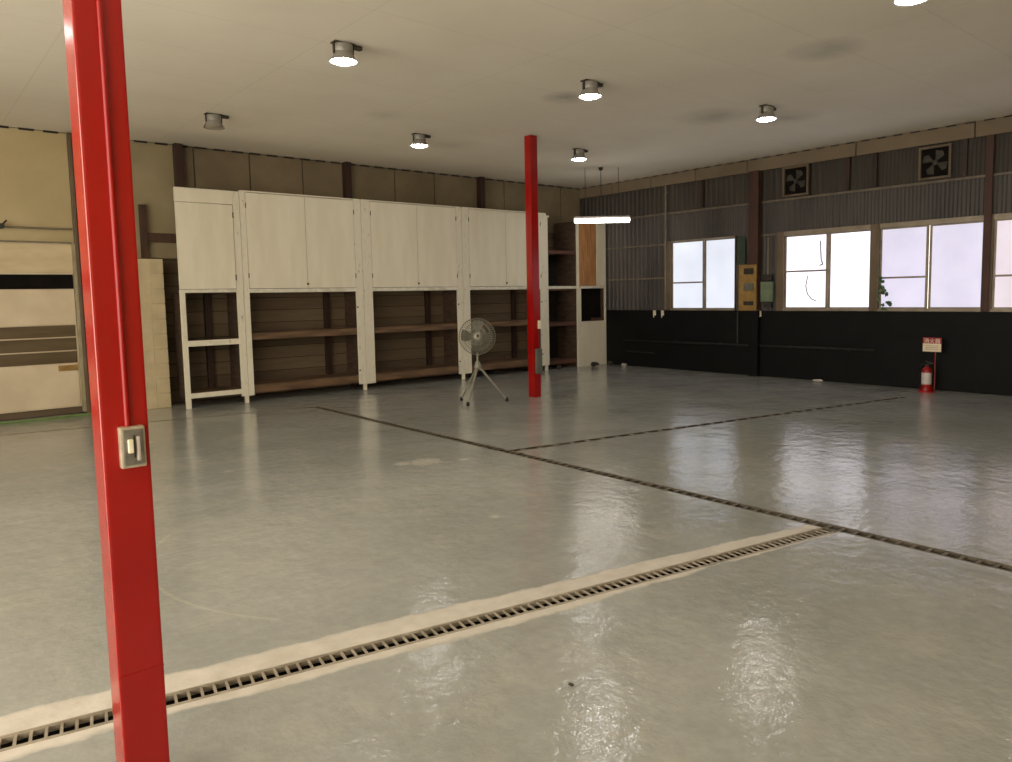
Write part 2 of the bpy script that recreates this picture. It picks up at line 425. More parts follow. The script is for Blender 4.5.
# beige upper wall at the left and grey-brown upper panels, with real joints between boards
tm = MB().box(XL+.01, 2.10, D-.025, D-.002, 2.12, H-.012); struct(tm.build('trim_1', M['beige_wall']))
struct(MB().box(2.10, 3.34, D-.025, D-.002, 2.12, H-.012).build('trim_18', M['olive_wall']))
seams = [3.42, 3.601, 4.423, 5.279, 6.03, 6.986, 7.818, 8.84, 9.466, 10.3, 11.0, W-.005]
bp_ = struct(MB().box(3.42, W-.005, D-.012, D-.002, 2.75, H-.012).build('trim_2', M['gap']))
for a, b in zip(seams, seams[1:]):
    MB().box(a+.008, b-.008, D-.032, D-.012, 2.76, H-.02, .003).build('panel', M['back_panel'], bp_)
# dark dentil line under the ceiling (gaps between board edge and ceiling)
d1 = MB(); x = XL+.2
while x < W-.1:
    d1.box(x, x+.17, D-.042, D-.033, H-.028, H-.002); x += .27
struct(d1.build('trim_3', M['gap']))

# right wall: black dado, corrugated sheet above, soffit board on top
struct(MB().box(W, W+.3, YR, D, 0, HS, .01).build('wall_right', M['black']))
WIN = [(1, 7.69, 9.28, 2.47), (2, 5.23, 6.88, 2.47), (3, 3.70, 5.23, 2.47), (4, 2.06, 3.70, 2.47)]
def corrugated(y0, y1, z0, z1, mat):
    m = MB(); bm = m.bm; pitch, amp = .11, .009
    n = max(2, int(round((y1-y0)/pitch*8)))
    lo, hi = [], []
    for i in range(n+1):
        y = y0+(y1-y0)*i/n
        ph = (y/pitch) % 1
        # trapezoid rib
        t = 1 if ph < .3 else (1-(ph-.3)/.15 if ph < .45 else (0 if ph < .85 else (ph-.85)/.15))
        x = W+.05-amp*2*t
        lo.append(bm.verts.new((x, y, z0))); hi.append(bm.verts.new((x, y, z1)))
    bl = [bm.verts.new((W+.072, v.co.y, z0)) for v in lo]; bh = [bm.verts.new((W+.072, v.co.y, z1)) for v in lo]
    for i in range(n):
        bm.faces.new((lo[i], lo[i+1], hi[i+1], hi[i]))
        bm.faces.new((bl[i], bh[i], bh[i+1], bl[i+1]))
        bm.faces.new((lo[i], bl[i], bl[i+1], lo[i+1])); bm.faces.new((hi[i], hi[i+1], bh[i+1], bh[i]))
    bm.faces.new((lo[0], hi[0], bh[0], bl[0])); bm.faces.new((lo[n], bl[n], bh[n], hi[n]))
    return m
sheets = struct(MB().box(W+.075, W+.12, YR, D, 2.50, H).build('wall_right_upper', M['gap']))
corrugated(9.28, D-.01, HS, 2.99, M['sheet']).build('cladding_sheet', M['sheet'], sheets)
corrugated(YR, 9.28, 2.47, 2.99, M['sheet']).build('cladding_sheet', M['sheet'], sheets)
corrugated(6.88, 7.69, HS, 2.47, M['sheet']).build('cladding_sheet', M['sheet'], sheets)
corrugated(YR, D-.01, 2.99, HB+.02, M['upper_sheet']).build('cladding_sheet', M['upper_sheet'], sheets)
corrugated(YR, 2.06, HS, 2.47, M['sheet']).build('cladding_sheet', M['sheet'], sheets)
MB().box(W+.075, W+.12, 9.28, D, HS, 2.50).build('backing_board', M['gap'], sheets)
MB().box(W+.075, W+.12, 6.88, 7.69, HS, 2.50).build('backing_board', M['gap'], sheets)
MB().box(W+.075, W+.12, YR, 2.06, HS, 2.50).build('backing_board', M['gap'], sheets)
# soffit board in lengths with dark joints
so = struct(MB().box(W, W+.3, YR, D, HB+.012, H).build('trim_4', M['gap']))
js = [YR, -2.2, .6, 3.0, 3.9, 5.55, 7.46, 8.55, 9.6, 10.6, D-.01]
for a, b in zip(js, js[1:]):
    MB().box(W-.022, W, a+.008, b-.008, HB, H-.003, .003).build('board', M['soffit'], so)
d1 = MB(); y = YR
while y < D-.2:
    d1.box(W-.032, W-.023, y, y+.13, H-.02, H-.002); y += .24
struct(d1.build('trim_5', M['gap']))
# girts (steel angles across the cladding)
for i, (y0, y1, z) in enumerate(((YR, D-.02, 3.0), (9.30, D-.6, 2.415), (9.30, D-.6, 1.768), (6.9, 7.24, 2.44))):
    g = MB().box(W+.006, W+.036, y0, y1, z-.016, z+.016)
    struct(g.build('trim_%d' % (6+i), M['girt']))
# short dark studs in the band above the girt
for i, y in enumerate((5.68, 5.26, 4.02, 8.4)):
    struct(MB().box(W-.014, W+.02, y-.03, y+.03, 3.03, HB-.003).build('trim_%d' % (10+i), M['dark_steel']))

# windows
def window(i, y0, y1, ztop, panes, zmid, zb=1.205, ztg=2.375):
    """y0..y1 outer opening; panes: [(ya, yb)] far sash then near sash"""
    xo = W+.02
    fr = MB()
    fr.box(W-.01, W+.10, y0, y1, HS, zb-.02, .004)            # sill
    fr.box(W+.0, W+.10, y0, y1, ztg+.02, ztop, .004)           # head
    far, near = max(panes, key=lambda p: p[1]), min(panes, key=lambda p: p[0])
    w = struct(fr.build('window_%d' % i, M['winframe']))
    MB().box(W-.014, W+.10, far[1]+.03, y1, HS, ztop, .004).build('jamb', M['winwood'], w)
    MB().box(W-.014, W+.10, y0, near[0]-.03, HS, ztop, .004).build('jamb', M['winwood'], w)
    for k, (ya, yb) in enumerate(panes):
        xs = W+.03 if k == 0 else W+.06
        s = MB()
        s.box(xs, xs+.025, ya-.035, ya, zb-.022, ztg+.022, .003).box(xs, xs+.025, yb, yb+.035, zb-.022, ztg+.022, .003)
        s.box(xs, xs+.025, ya, yb, zb-.022, zb, .003).box(xs, xs+.025, ya, yb, ztg, ztg+.022, .003)
        if k == 0: s.box(xs, xs+.022, ya, yb, zmid-.014, zmid+.014, .003)
        so_ = s.build('sash', M['winframe'], w)
        MB().box(xs+.008, xs+.014, ya-.004, yb+.004, zb-.004, ztg+.004).build('pane', PANE[i], so_)
        if k == 0:
            MB().box(xs-.012, xs, ya-.03, ya-.008, zmid+.02, zmid+.10, .004).build('latch', M['winframe'], so_)
    return w
w1 = window(1, 7.69, 9.28, 2.47, [(8.42, 9.10), (7.735, 8.36)], 1.668, 1.19, 2.425)
w2 = window(2, 5.23, 6.88, 2.47, [(6.03, 6.722), (5.335, 5.965)], 1.80)
w3 = window(3, 3.70, 5.23, 2.47, [(4.51, 5.14), (3.785, 4.44)], 1.65)
w4 = window(4, 2.06, 3.70, 2.47, [(2.90, 3.605), (2.15, 2.83)], 1.635)
# squiggly dark mark of old tape on the second window's far pane
pts = [(W+.034, 6.13, 2.28), (W+.034, 6.12, 2.1), (W+.034, 6.11, 1.97), (W+.034, 6.08, 1.90), (W+.034, 6.14, 1.88)]
mk = MB()
for a, b in zip(pts, pts[1:]): mk.tube([a, b], .010, 6)
pts = [(W+.034, 6.34, 1.72), (W+.034, 6.37, 1.55), (W+.034, 6.34, 1.42), (W+.034, 6.27, 1.34), (W+.034, 6.19, 1.31)]
for a, b in zip(pts, pts[1:]): mk.tube([a, b], .009, 6)
mk.build('tape_mark', M['lampgrey'], w2)
# ivy that has crept in at the corner of the third window
iv = thing('ivy_sprig', (W-.02, 5.12, HS), 'sprig of green ivy creeping over the lower corner of the window, beside a brown post', 'plant')
st = MB().tube([(W+.004, 5.08, HS-.002), (W-.018, 5.10, 1.16), (W-.022, 5.16, 1.35), (W-.02, 5.12, 1.55), (W-.024, 5.17, 1.8)], .004, 6)
st.build('stem', M['leaf'], iv)
rnd = random.Random(3)
for k in range(26):
    t = rnd.random()**1.4
    c = Vector((W-.03+rnd.uniform(-.015, .004), 5.11-.2*rnd.random()*(1-t)+.05*rnd.random(), 1.17+.55*t))
    s = rnd.uniform(.022, .04); a = rnd.uniform(0, 6.28)
    lf = MB(); bm = lf.bm
    out = [(0, -1), (.75, -.55), (.9, .1), (.35, .35), (0, 1.1), (-.35, .35), (-.9, .1), (-.75, -.55)]
    vs = []
    for (u, v) in out:
        uu, vv = u*math.cos(a)-v*math.sin(a), u*math.sin(a)+v*math.cos(a)
        vs.append(bm.verts.new(c+Vector((-.3*abs(u)*s, uu*s, vv*s))))
    bm.faces.new(vs)
    bmesh.ops.solidify(bm, geom=list(bm.faces), thickness=.002)
    lf.build('leaf', M['leaf'], iv)

# ------------------------------------------------------------------ left door, block stub
dr = struct(MB().box(XL+.4, 1.96, D-.055, D-.03, .10, 2.29).build('door_1', M['door_white']))
MB().box(XL+.4, 1.955, D-.075, D-.055, 1.90, 2.275, .004).build('plywood_panel', M['door_pale'], dr)
MB().box(XL+.4, 1.945, D-.066, D-.055, 1.69, 1.88).build('slot', M['black_slot'], dr)
MB().box(XL+.4, 1.945, D-.072, D-.055, 1.215, 1.68, .004).build('door_panel', M['door_white'], dr)
st = MB()
for a, b in ((1.052, 1.205), (.872, 1.036), (.70, .855)): st.box(XL+.4, 1.93, D-.066, D-.055, a, b)
st.build('glazing_strip', M['door_strip'], dr)
MB().box(XL+.4, 1.93, D-.072, D-.055, .12, .695, .004).build('door_panel', M['door_white'], dr)
MB().box(1.70, 1.92, D-.10, D-.072, .60, .67, .006).build('handle', M['yellow'], dr)
jb = struct(MB().box(1.95, 1.99, D-.11, D-.03, .03, 2.29, .004).build('trim_14', M['jamb']))
struct(MB().box(1.99, 2.03, D-.12, D-.03, .0, H-.02, .004).build('trim_17', M['winwood']))
struct(MB().box(2.03, 2.16, D-.14, D-.03, 0, H-.02, .004).build('trim_15', M['dark_steel']))
MB().box(2.045, 2.075, D-.165, D-.14, .2, .32, .004).build('bracket', M['galv'], jb)
hd = MB().box(XL+.1, 1.95, D-.09, D-.03, 2.29, 2.31).tube([(XL+.2, D-.10, 2.48), (1.97, D-.10, 2.476)], .014, 8)
struct(hd.build('trim_16', M['pale_pipe']))
bk = thing('pipe_bracket', (1.17, D-.1, 2.48), 'small dark clamp on the thin pipe across the beige wall above the left door', 'bracket')
MB().lathe([(0, -.03), (.035, -.03), (.035, .03), (0, .03)], 12, (1.19, D-.115, 2.485), (0, 1, 0)).build('clamp', M['darkplastic'], bk)
MB().tube([(1.19, D-.12, 2.49), (1.25, D-.13, 2.56)], .012, 6).build('lever', M['darkplastic'], bk)
# cream block stub wall with rounded end
bw_ = MB(); z = 0; k = 0
yb0, yb1 = 11.25, D-.06
while z < 2.05:
    h = .2 if z+.2 <= 2.1 else 2.1-z
    bw_.box(2.18, 2.82, yb0, yb1, z+.002, z+h-.002, .003)
    bw_.box(2.822, 3.0, yb0-.012, yb1, z+.002, z+h-.002, .003)
    z += .21
bw_.box(2.19, 2.99, yb0+.004, yb1, 0, 2.08)
struct(bw_.build('wall_stub', M['block']))
rk = thing('timber_bracket', (2.9, D-.05, 2.12), 'dark timber upright with a crossbar above the cream block wall', 'timber')
MB().box(2.81, 2.90, D-.10, D-.03, 2.11, 2.86, .005).build('upright', M['timber'], rk)
MB().box(2.9, 3.30, D-.09, D-.03, 2.34, 2.47, .005).build('crossbar', M['timber'], rk)
# hose along the wall foot
hp = []
for k in range(41):
    x = -2.0+k*.1
    hp.append((x, D-.33+.03*math.sin(k*.7)+.02*math.sin(k*1.9), .014))
hp += [(2.15, D-.36, .014), (2.2, D-.42, .014)]
tag(MB().tube(hp, .013, 8).build('garden_hose', M['hose'], smooth=True), 'thin green hose lying on the floor along the foot of the left door', 'hose')

# ------------------------------------------------------------------ columns
def hbeam(m, x0, x1, y0, y1, z0, z1, t=.012, axis='y'):
    """H section: flanges are the faces normal to y"""
    m.box(x0, x1, y0, y0+t, z0, z1, .002); m.box(x0, x1, y1-t, y1, z0, z1, .002)
    xm = (x0+x1)/2
    m.box(xm-t/2, xm+t/2, y0+t, y1-t, z0, z1)
    return m
# steel columns against the back wall
for k, (x, lab) in enumerate(((3.365, 'dark steel column on the back wall, leftmost, behind the narrow cabinet'),
                              (6.03, 'dark steel column on the back wall, rising above the first wide cabinet from the left'),
                              (8.84, 'dark steel column on the back wall, rising above the wide cabinet nearest the thin red pillar'))):
    o = MB().box(x-.055, x+.055, D-.16, D-.035, 0, H-.003, .004).build('steel_column', M['dark_steel'], origin=(x, D-.1, 0))
    tag(o, lab, 'column', 'steel columns of the back wall')
for k, (y, hw, lab) in enumerate(((7.273, .097, 'rust-brown steel column on the right wall, carrying the yellow breaker board'),
                          (3.70, .045, 'narrow rust-brown steel column on the right wall between the last two windows'))):
    xf = W-.11 if k == 0 else W-.05
    m = MB(); m.box(xf, xf+.01, y-hw, y+hw, HS, HB-.003, .002); m.box(xf+.01, W-.026, y-.012, y+.012, HS, HB-.003); m.box(W-.03, W-.018, y-hw, y+hw, HS+.02, HB-.003, .002)
    o = m.build('steel_column', M['rust'], origin=(W-.06, y, 0))
    if k == 0: MB().box(W-.09, W-.004, y-.09, y+.09, 0, HS, .003).build('painted_base', M['black'], o)
    tag(o, lab, 'column', 'steel columns of the right wall')

# near red pillar
S = .125
px, py = .5665, 2.3667
rp = thing('red_pillar', (px-S/2, py+S/2, 0), 'glossy red steel pillar in the foreground with a light switch and a conduit down its face', 'pillar')
MB().box(px-S, px, py, py+S, 0, H-.003, .007).build('beam', M['red'], rp)
cd = MB().tube([(px-.058, py-.006, 1.14), (px-.058, py-.006, H-.003)], .0085, 12)
cd.build('conduit', M['red'], rp, smooth=True)
MB().box(px-S, px, py-.0012, py, .402, .405).build('weld_line', M['red'], rp)
sx0, sx1, sz0, sz1 = .482, .548, 1.024, 1.143
sw = MB().box(sx0, sx1, py-.03, py, sz0, sz1, .004).build('switch_box', M['switch'], rp)
MB().box(sx0+.006, sx1-.006, py-.035, py-.03, sz0+.008, sz1-.008, .003).build('cover_plate', M['galv'], sw)
tg = MB().box(sx0+.017, sx0+.031, py-.046, py-.035, sz0+.045, sz0+.085, .003).build('toggle', M['ivory'], sw); tg['label'] = 'ivory toggle'
MB().box(sx0+.033, sx0+.037, py-.0375, py-.035, sz0+.03, sz0+.095).build('slot', M['darkplastic'], sw)
MB().box(sx0+.040, sx1-.016, py-.040, py-.035, sz0+.02, sz1-.028, .003).build('socket_insert', M['label'], sw)
for zz in (sz0+.014, sz1-.016):
    MB().lathe([(0, 0), (.004, 0), (.004, .003), (0, .003)], 10, (sx0+.034, py-.035, zz), (0, -1, 0)).build('screw', M['galv'], sw)

# far red pillar
qx, qy, S2 = 7.245, 8.09, .132
rp2 = thing('red_pillar', (qx-S2/2, qy+S2/2, 0), 'thin red steel pillar in mid-floor with a grey box near its foot', 'pillar')
MB().box(qx-S2, qx, qy, qy+S2, 0, H-.003, .007).build('beam', M['red'], rp2)
gb = MB().box(qx-.112, qx-.012, qy-.05, qy, .35, .71, .006).build('control_box', M['grey_box'], rp2); gb['label'] = 'grey steel box'
MB().box(qx-.104, qx-.02, qy-.056, qy-.05, .37, .69, .004).build('cover', M['grey_box'], gb)
hk = MB().box(qx-.05, qx-.01, qy-.03, qy, 1.0, 1.12, .005).build('outlet', M['ivory'], rp2)
MB().tube([(qx-.03, qy-.012, .71), (qx-.03, qy-.012, 1.0)], .008, 8).build('cable', M['pipe'], rp2)

# ------------------------------------------------------------------ cabinets along the back wall
CD = .62
def stile(m, x0, x1, z0, z1): m.box(x0, x1, YC, YC+.035, z0, z1, .004)
def foot(parent, x, w=.05): MB().box(x-w/2, x+w/2, YC+.004, YC+.05, 0, .115, .003).build('foot', M['stile'], parent)
def wide_cabinet(x0, x1, s0, s1, seam, label, tall=0, sag=0):
    c = thing('wall_cabinet', ((x0+x1)/2, YC+CD/2, 0), label, 'cabinet', 'cream double-door cabinets on the back wall')
    zt = 3.045
    m = MB(); stile(m, x0, x0+s0, .10, zt); m.build('stile', M['stile'], c)
    m = MB(); stile(m, x1-s1, x1, .10, zt); m.build('stile', M['stile'], c)
    MB().box(x0+s0, x1-s1, YC+.002, YC+.035, 1.60, 1.655, .003).build('bottom_rail', M['cab_rail'], c)
    # carcass of the upper box
    b = MB().box(x0+.01, x0+.03, YC+.036, YC+CD, 1.6, zt).box(x1-.03, x1-.01, YC+.036, YC+CD, 1.6, zt)
    b.box(x0+.03, x1-.03, YC+.036, YC+CD, 1.60, 1.62).box(x0+.01, x1-.01, YC+.0, YC+CD, zt, zt+.018)
    b.build('carcass', M['cabinet'], c)
    for a, e, side in ((x0+s0+.004, seam-.003, 1), (seam+.003, x1-s1-.004, -1)):
        d = MB().box(a, e, YC-.004, YC+.020, 1.662, zt-.01, .003).build('door', M['cabinet'], c)
        hx = a-.002 if side == 1 else e+.002
        for hz in (1.85, 2.85):
            MB().tube([(hx, YC-.008, hz-.035), (hx, YC-.008, hz+.035)], .007, 8).build('hinge', M['knob'], d)
        if side == -1:
            MB().lathe([(0, .028), (.014, .026), (.018, .018), (.008, .008), (.008, 0)], 16, (seam-.006, YC-.004, 1.722), (0, -1, 0)).build('knob', M['knob'], d, smooth=True)
    for x in (x0+.02, x1-.04):
        MB().box(x, x+.022, YC+.036, YC+CD, .12, 1.6).build('side_panel', M['innerwood'], c)
    m = MB().box(x0+.042, x1-.04, YC+.06, YC+CD, .985, 1.01).box(x0+.042, x1-.04, YC+.04, YC+.06, .91, 1.01, .004)
    m.build('shelf', M['shelf'], c)
    m = MB().box(x0+.042, x1-.04, YC+.06, YC+CD, .222, .245).box(x0+.042, x1-.04, YC+.036, YC+.06, .125, .245, .004)
    m.build('shelf', M['shelf'], c)
    MB().box(x0+.042, x1-.04, YC+CD-.03, YC+CD-.01, .12, 1.6).build('back_panel', M['back_board'], c)
    rx = x0+.80*(x1-x0)
    MB().box(rx-.045, rx+.045, YC+CD-.10, YC+CD-.03, .245, 1.6, .004).build('rear_post', M['dark_steel'], c)
    # bolts on the stile edge
    for z in (.33, 1.35):
        MB().lathe([(0, .012), (.012, .010), (.014, 0)], 12, (x1-s1+.012, YC, z), (0, -1, 0)).build('bolt', M['knob'], c)
    foot(c, x1-.02)
    return c
# narrow cabinet
c = thing('wall_cabinet', (3.52, YC+CD/2, 0), 'narrow cream single-door cabinet over two open shelves, at the left end of the row', 'cabinet')
zt = 3.05
m = MB(); stile(m, 3.085, 3.155, 0.0, 1.655); m.build('stile', M['stile'], c)
m = MB(); stile(m, 3.862, 3.958, .10, zt); m.build('stile', M['stile'], c)
MB().box(3.085, 3.862, YC, YC+.035, 2.85, zt, .003).build('frieze', M['cabinet'], c)
MB().box(3.155, 3.862, YC+.002, YC+.035, 1.61, 1.655, .003).build('bottom_rail', M['cab_rail'], c)
b = MB().box(3.150, 3.170, YC+.036, YC+.22, 1.6, zt-.01).box(3.925, 3.945, YC+.036, YC+CD, 1.6, zt).box(3.17, 3.925, YC+.036, YC+CD, 1.6, 1.62).box(3.085, 3.955, YC, YC+.05, zt-.01, zt)
b.build('carcass', M['innerwood'], c)
d = MB().box(3.085, 3.855, YC-.012, YC+.018, 1.66, 2.842, .004).build('door', M['cabinet'], c)
for hz in (1.82, 2.7): MB().tube([(3.857, YC-.014, hz-.04), (3.857, YC-.014, hz+.04)], .008, 8).build('hinge', M['knob'], d)
for x in (3.16, 3.915): MB().box(x, x+.022, YC+.036, YC+CD, .12, 1.6).build('side_panel', M['innerwood'], c)
for z0, z1 in ((.865, .945), (.14, .21)):
    s_ = MB().box(3.184, 3.913, YC+.03, YC+CD-.035, z1-.025, z1).build('shelf', M['shelf'], c)
    l = MB().box(3.155, 3.862, YC+.004, YC+.03, z0, z1, .004).build('shelf_edge', M['stile'], s_); l['label'] = 'cream front edge'
MB().box(3.182, 3.915, YC+CD-.03, YC+CD-.01, .12, 1.6).build('back_panel', M['back_board'], c)
MB().box(3.57, 3.66, YC+CD-.10, YC+CD-.03, .21, 1.6, .004).build('rear_post', M['dark_steel'], c)
foot(c, 3.935)
wide_cabinet(3.964, 5.885, .08, .125, 4.944, 'wide cream double-door cabinet over brown shelves, next to the narrow cabinet')
wide_cabinet(5.890, 7.862, .165, .118, 6.933, 'wide cream double-door cabinet over brown shelves, middle one of the three')
wide_cabinet(7.868, 9.892, .15, .158, 8.867, 'wide cream double-door cabinet over brown shelves, behind the pedestal fan and thin red pillar')
# open shelf unit
c = thing('shelf_unit', (10.31, YC+CD/2, 0), 'tall open shelf unit with reddish-brown shelves right of the thin red pillar', 'shelves')
m = MB(); stile(m, 9.897, 9.93, .10, 3.0); m.box(9.89, 9.96, YC-.015, YC+.05, 2.985, 3.02, .004); m.build('stile', M['stile'], c)
MB().box(9.93, 10.728, YC, YC+.035, 1.60, 1.655, .003).build('middle_rail', M['cab_rail'], c)
for x in (9.90, 10.705): MB().box(x, x+.022, YC+.036, YC+CD, .0, 2.95).build('side_panel', M['innerwood'], c)
for z in (2.357, 1.635, .93, .165):
    MB().box(9.923, 10.704, YC+.05, YC+CD, z-.022, z).box(9.923, 10.704, YC+.036, YC+.05, z-.07, z, .003).build('shelf', M['shelf_red'], c)
MB().box(9.922, 10.705, YC+CD-.03, YC+CD-.01, 0, 2.3).build('back_panel', M['gap'], c)  # dark sheet added: the unit's inner shade is put into its colour
# end unit against the right wall
c = thing('end_cabinet', (11.15, YC+CD/2, 0), 'cream end cabinet in the far corner with a bare plywood door and a black opening', 'cabinet')
m = MB(); stile(m, 10.732, 10.785, 1.60, 2.93); stile(m, 10.732, 10.832, 0, 1.60); m.build('stile', M['stile'], c)
m = MB(); stile(m, 11.292, 11.352, 1.655, 2.93); m.build('stile', M['stile'], c)
m = MB(); stile(m, 11.530, 11.570, 0, 2.93); m.build('stile', M['stile'], c)
MB().box(10.832, 11.53, YC, YC+.035, 1.60, 1.655, .003).build('middle_rail', M['cab_rail'], c)
dd = MB().box(10.785, 11.288, YC+.006, YC+.028, 1.66, 2.92, .003).build('door', M['ply'], c); dd['label'] = 'bare plywood door'
MB().box(11.354, 11.528, YC+.004, YC+.028, 1.66, 2.92, .003).build('panel', M['cabinet'], c)
MB().box(10.832, 11.53, YC+.004, YC+.03, .0, .925, .003).build('lower_panel', M['cabinet'], c)
b = MB().box(10.735, 10.755, YC+.036, YC+CD, 0, 2.93).box(11.545, 11.565, YC+.036, YC+CD, 0, 2.93).box(10.755, 11.545, YC+.036, YC+CD, 1.6, 1.62).box(10.735, 11.565, YC, YC+CD, 2.93, 2.95).box(10.755, 11.545, YC+.05, YC+CD, .88, .90)
b.build('carcass', M['cabinet'], c)
MB().box(10.832, 11.53, YC+.10, YC+.12, .925, 1.598).build('back_panel', M['black_slot'], c)  # black panel set shallow, painting the shade inside the opening
for xa, xb in ((11.505, 11.53), (10.832, 10.85)): MB().box(xa, xb, YC+.03, YC+.10, .925, 1.598).build('shade_lining', M['innerwood'], c)  # linings coloured dark to stand for shade on the opening's sides
MB().box(11.2, 11.5, YC+.035, YC+.095, .925, .99, .004).build('ledge', M['timber'], c)

# ------------------------------------------------------------------ ceiling lamps
RL = .122
def lamp_proto(loc, lit, label, group):
    t = thing('ceiling_lamp', loc, label, 'lamp', group)
    x, y, z = loc
    MB().box(x-.10, x+.10, y-.045, y+.045, z-.014, z-.001, .003).build('mounting_plate', M['lampdark'], t)
    MB().box(x+.09, x+.18, y-.025, y+.025, z-.035, z-.001, .005).build('junction_box', M['lampdark'], t)
    MB().lathe([(0, -.014), (.078, -.014), (.086, -.026), (.086, -.075), (.08, -.085)], 28, (x, y, z), (0, 0, 1)).build('housing', M['lampgrey'], t, smooth=True)
    MB().lathe([(.08, -.082), (.088, -.10), (.106, -.135), (RL, -.160), (RL+.004, -.164), (RL-.004, -.162), (.101, -.137), (.08, -.1)], 36, (x, y, z), (0, 0, 1)).build('reflector', M['lampgrey'], t, smooth=True)
    MB().lathe([(RL-.014, -.156), (.098, -.166), (.075, -.174), (.04, -.179), (0, -.180)], 32, (x, y, z), (0, 0, 1)).build('lens', M['lens'] if lit else M['lens_off'], t, smooth=True)
    for s in (-1, 1):
        MB().box(x+s*.092-.006, x+s*.092+.006, y-.014, y+.014, z-.10, z-.012, .002).build('bracket_arm', M['lampdark'], t)
    return t
grp = 'ceiling lamps of the hall'
l1 = lamp_proto((3.26, 6.2, H), True, 'lit grey ceiling lamp nearest the foreground red pillar, above the empty floor', grp)
l2 = lamp_proto((3.2, 9.45, H), False, 'unlit grey ceiling lamp above the narrow cabinet', grp)
for (x, y), lab in (((5.83, 8.97), 'lit grey ceiling lamp before the middle wide cabinet, left of the thin red pillar'),
                    ((5.89, 5.72), 'lit grey ceiling lamp beside a dark ceiling smudge, upper right of the thin red pillar'),
                    ((8.42, 5.17), 'lit grey ceiling lamp closest to the windows of the right wall'),
                    ((8.44, 8.45), 'lit grey ceiling lamp right of the thin red pillar, above the hanging tube light'),
                    ((5.86, 2.42), 'lit grey ceiling lamp cut off by the top edge of the photo')):
    o = copy_tree(l1); o.location = (x, y, H); o['label'] = lab
# unseen lamps added for lighting, continuing the grid beside and behind the camera
for (x, y) in ((.0, 6.8), (.65, 3.4), (3.3, 2.95), (8.5, 1.9)):
    o = copy_tree(l1); o.location = (x, y, H); o['label'] = 'lit grey ceiling lamp added for lighting, out of view'

# hanging fluorescent tube
c0 = Vector((10.0, 9.44, 2.81)); dv = Vector((.76, -.65, 0)).normalized(); nv = Vector((dv.y, -dv.x, 0))
t = thing('hanging_tube_light', c0, 'glowing fluorescent tube light hung from the ceiling in the far corner', 'lamp')
hl = .50
MB().obox(c0+Vector((0, 0, .055)), dv, nv, (0, 0, 1), hl, .035, .018).build('batten', M['label'], t)
MB().tube([c0-dv*hl*.98, c0+dv*hl*.98], .042, 14).build('tube', M['tube'], t, smooth=True)
for s in (-1, 1):
    MB().obox(c0+dv*s*hl+Vector((0, 0, .02)), dv, nv, (0, 0, 1), .012, .02, .045).build('lamp_holder', M['label'], t)
    p = c0+dv*s*.30
    MB().tube([p+Vector((0, 0, .07)), (p.x, p.y, H-.003)], .005, 6).build('hanger_rod', M['darkplastic'], t)
MB().tube([c0+Vector((-.02, 0, .07)), (c0.x-.02, c0.y, H-.003)], .006, 6).build('cord', M['darkplastic'], t)
MB().lathe([(0, -.06), (.035, -.05), (.04, -.001), (0, -.001)], 14, (c0.x-.02, c0.y, H), (0, 0, 1)).build('ceiling_rose', M['darkplastic'], t)

# ------------------------------------------------------------------ pedestal fan
F = Vector((6.25, 8.30, 0))
fan = thing('pedestal_fan', F, 'grey industrial fan with a round wire guard on three splayed legs', 'fan')
hub = F+Vector((0, 0, .925)); apex = F+Vector((0, 0, .53))
n = Vector((-.56, -.80, .12)).normalized()          # facing the camera
ux = n.cross(Vector((0, 0, 1))).normalized(); uy = ux.cross(n).normalized()
hc = hub+n*.09
def guard(sign, depth, rr=.25):
    m = MB(); N = 44
    prof = [(.05, depth), (.12, depth*.97), (.19, depth*.80), (.235, depth*.45), (rr, 0)]
    for k in range(N):
        a0 = 2*PI*k/N
        pts = []
        for i, (r, z) in enumerate(prof):
            a = a0+sign*.25*(1-r/rr)
            pts.append(hc+n*z*sign+(ux*math.cos(a)+uy*math.sin(a))*r)
        m.tube(pts, .0032, 4, cap=False)
    for r, z in ((.05, depth), (.12, depth*.97), (.19, depth*.8), (rr, 0)):
        pts = [hc+n*z*sign+(ux*math.cos(2*PI*k/40)+uy*math.sin(2*PI*k/40))*r for k in range(41)]
        m.tube(pts, .003 if r < rr else .006, 5, cap=False)
    return m
guard(1, .075).build('front_guard', M['fan'], fan)
guard(-1, .075).build('rear_guard', M['fan'], fan)
MB().lathe([(0, .084), (.02, .084), (.048, .078), (.05, .07), (0, .068)], 24, hc, n).build('badge', M['fan'], fan)
MB().lathe([(0, .090), (.014, .089), (.016, .084)], 16, hc, n).build('centre_cap', M['rubber'], fan)
MB().lathe([(0, .03), (.035, .028), (.045, .0), (.045, -.03), (0, -.03)], 20, hc, n).build('hub', M['fanblade'], fan, smooth=True)
for k in range(4):
    m = MB(); bm = m.bm; a0 = 2*PI*k/4
    rows = []
    for i in range(7):
        r = .04+.185*i/6
        wd = .35+.55*math.sin(PI*min(1, (i+1)/6.5)*.8)
        row = []
        for j in range(6):
            a = a0+(j/5-.5)*wd+.1*i/6
            row.append(bm.verts.new(hc+(ux*math.cos(a)+uy*math.sin(a))*r+n*((j/5-.5)*.045)))
        rows.append(row)
    for A, B in zip(rows, rows[1:]):
        for j in range(5): bm.faces.new((A[j], A[j+1], B[j+1], B[j]))
    bmesh.ops.solidify(bm, geom=list(bm.faces), thickness=.002)
    m.build('blade', M['fanblade'], fan, smooth=True)
MB().lathe([(0, -.20), (.05, -.195), (.062, -.17), (.062, -.085), (.05, -.07), (0, -.07)], 24, hc, n).build('motor', M['fanblade'], fan, smooth=True)
mc = hc-n*.13
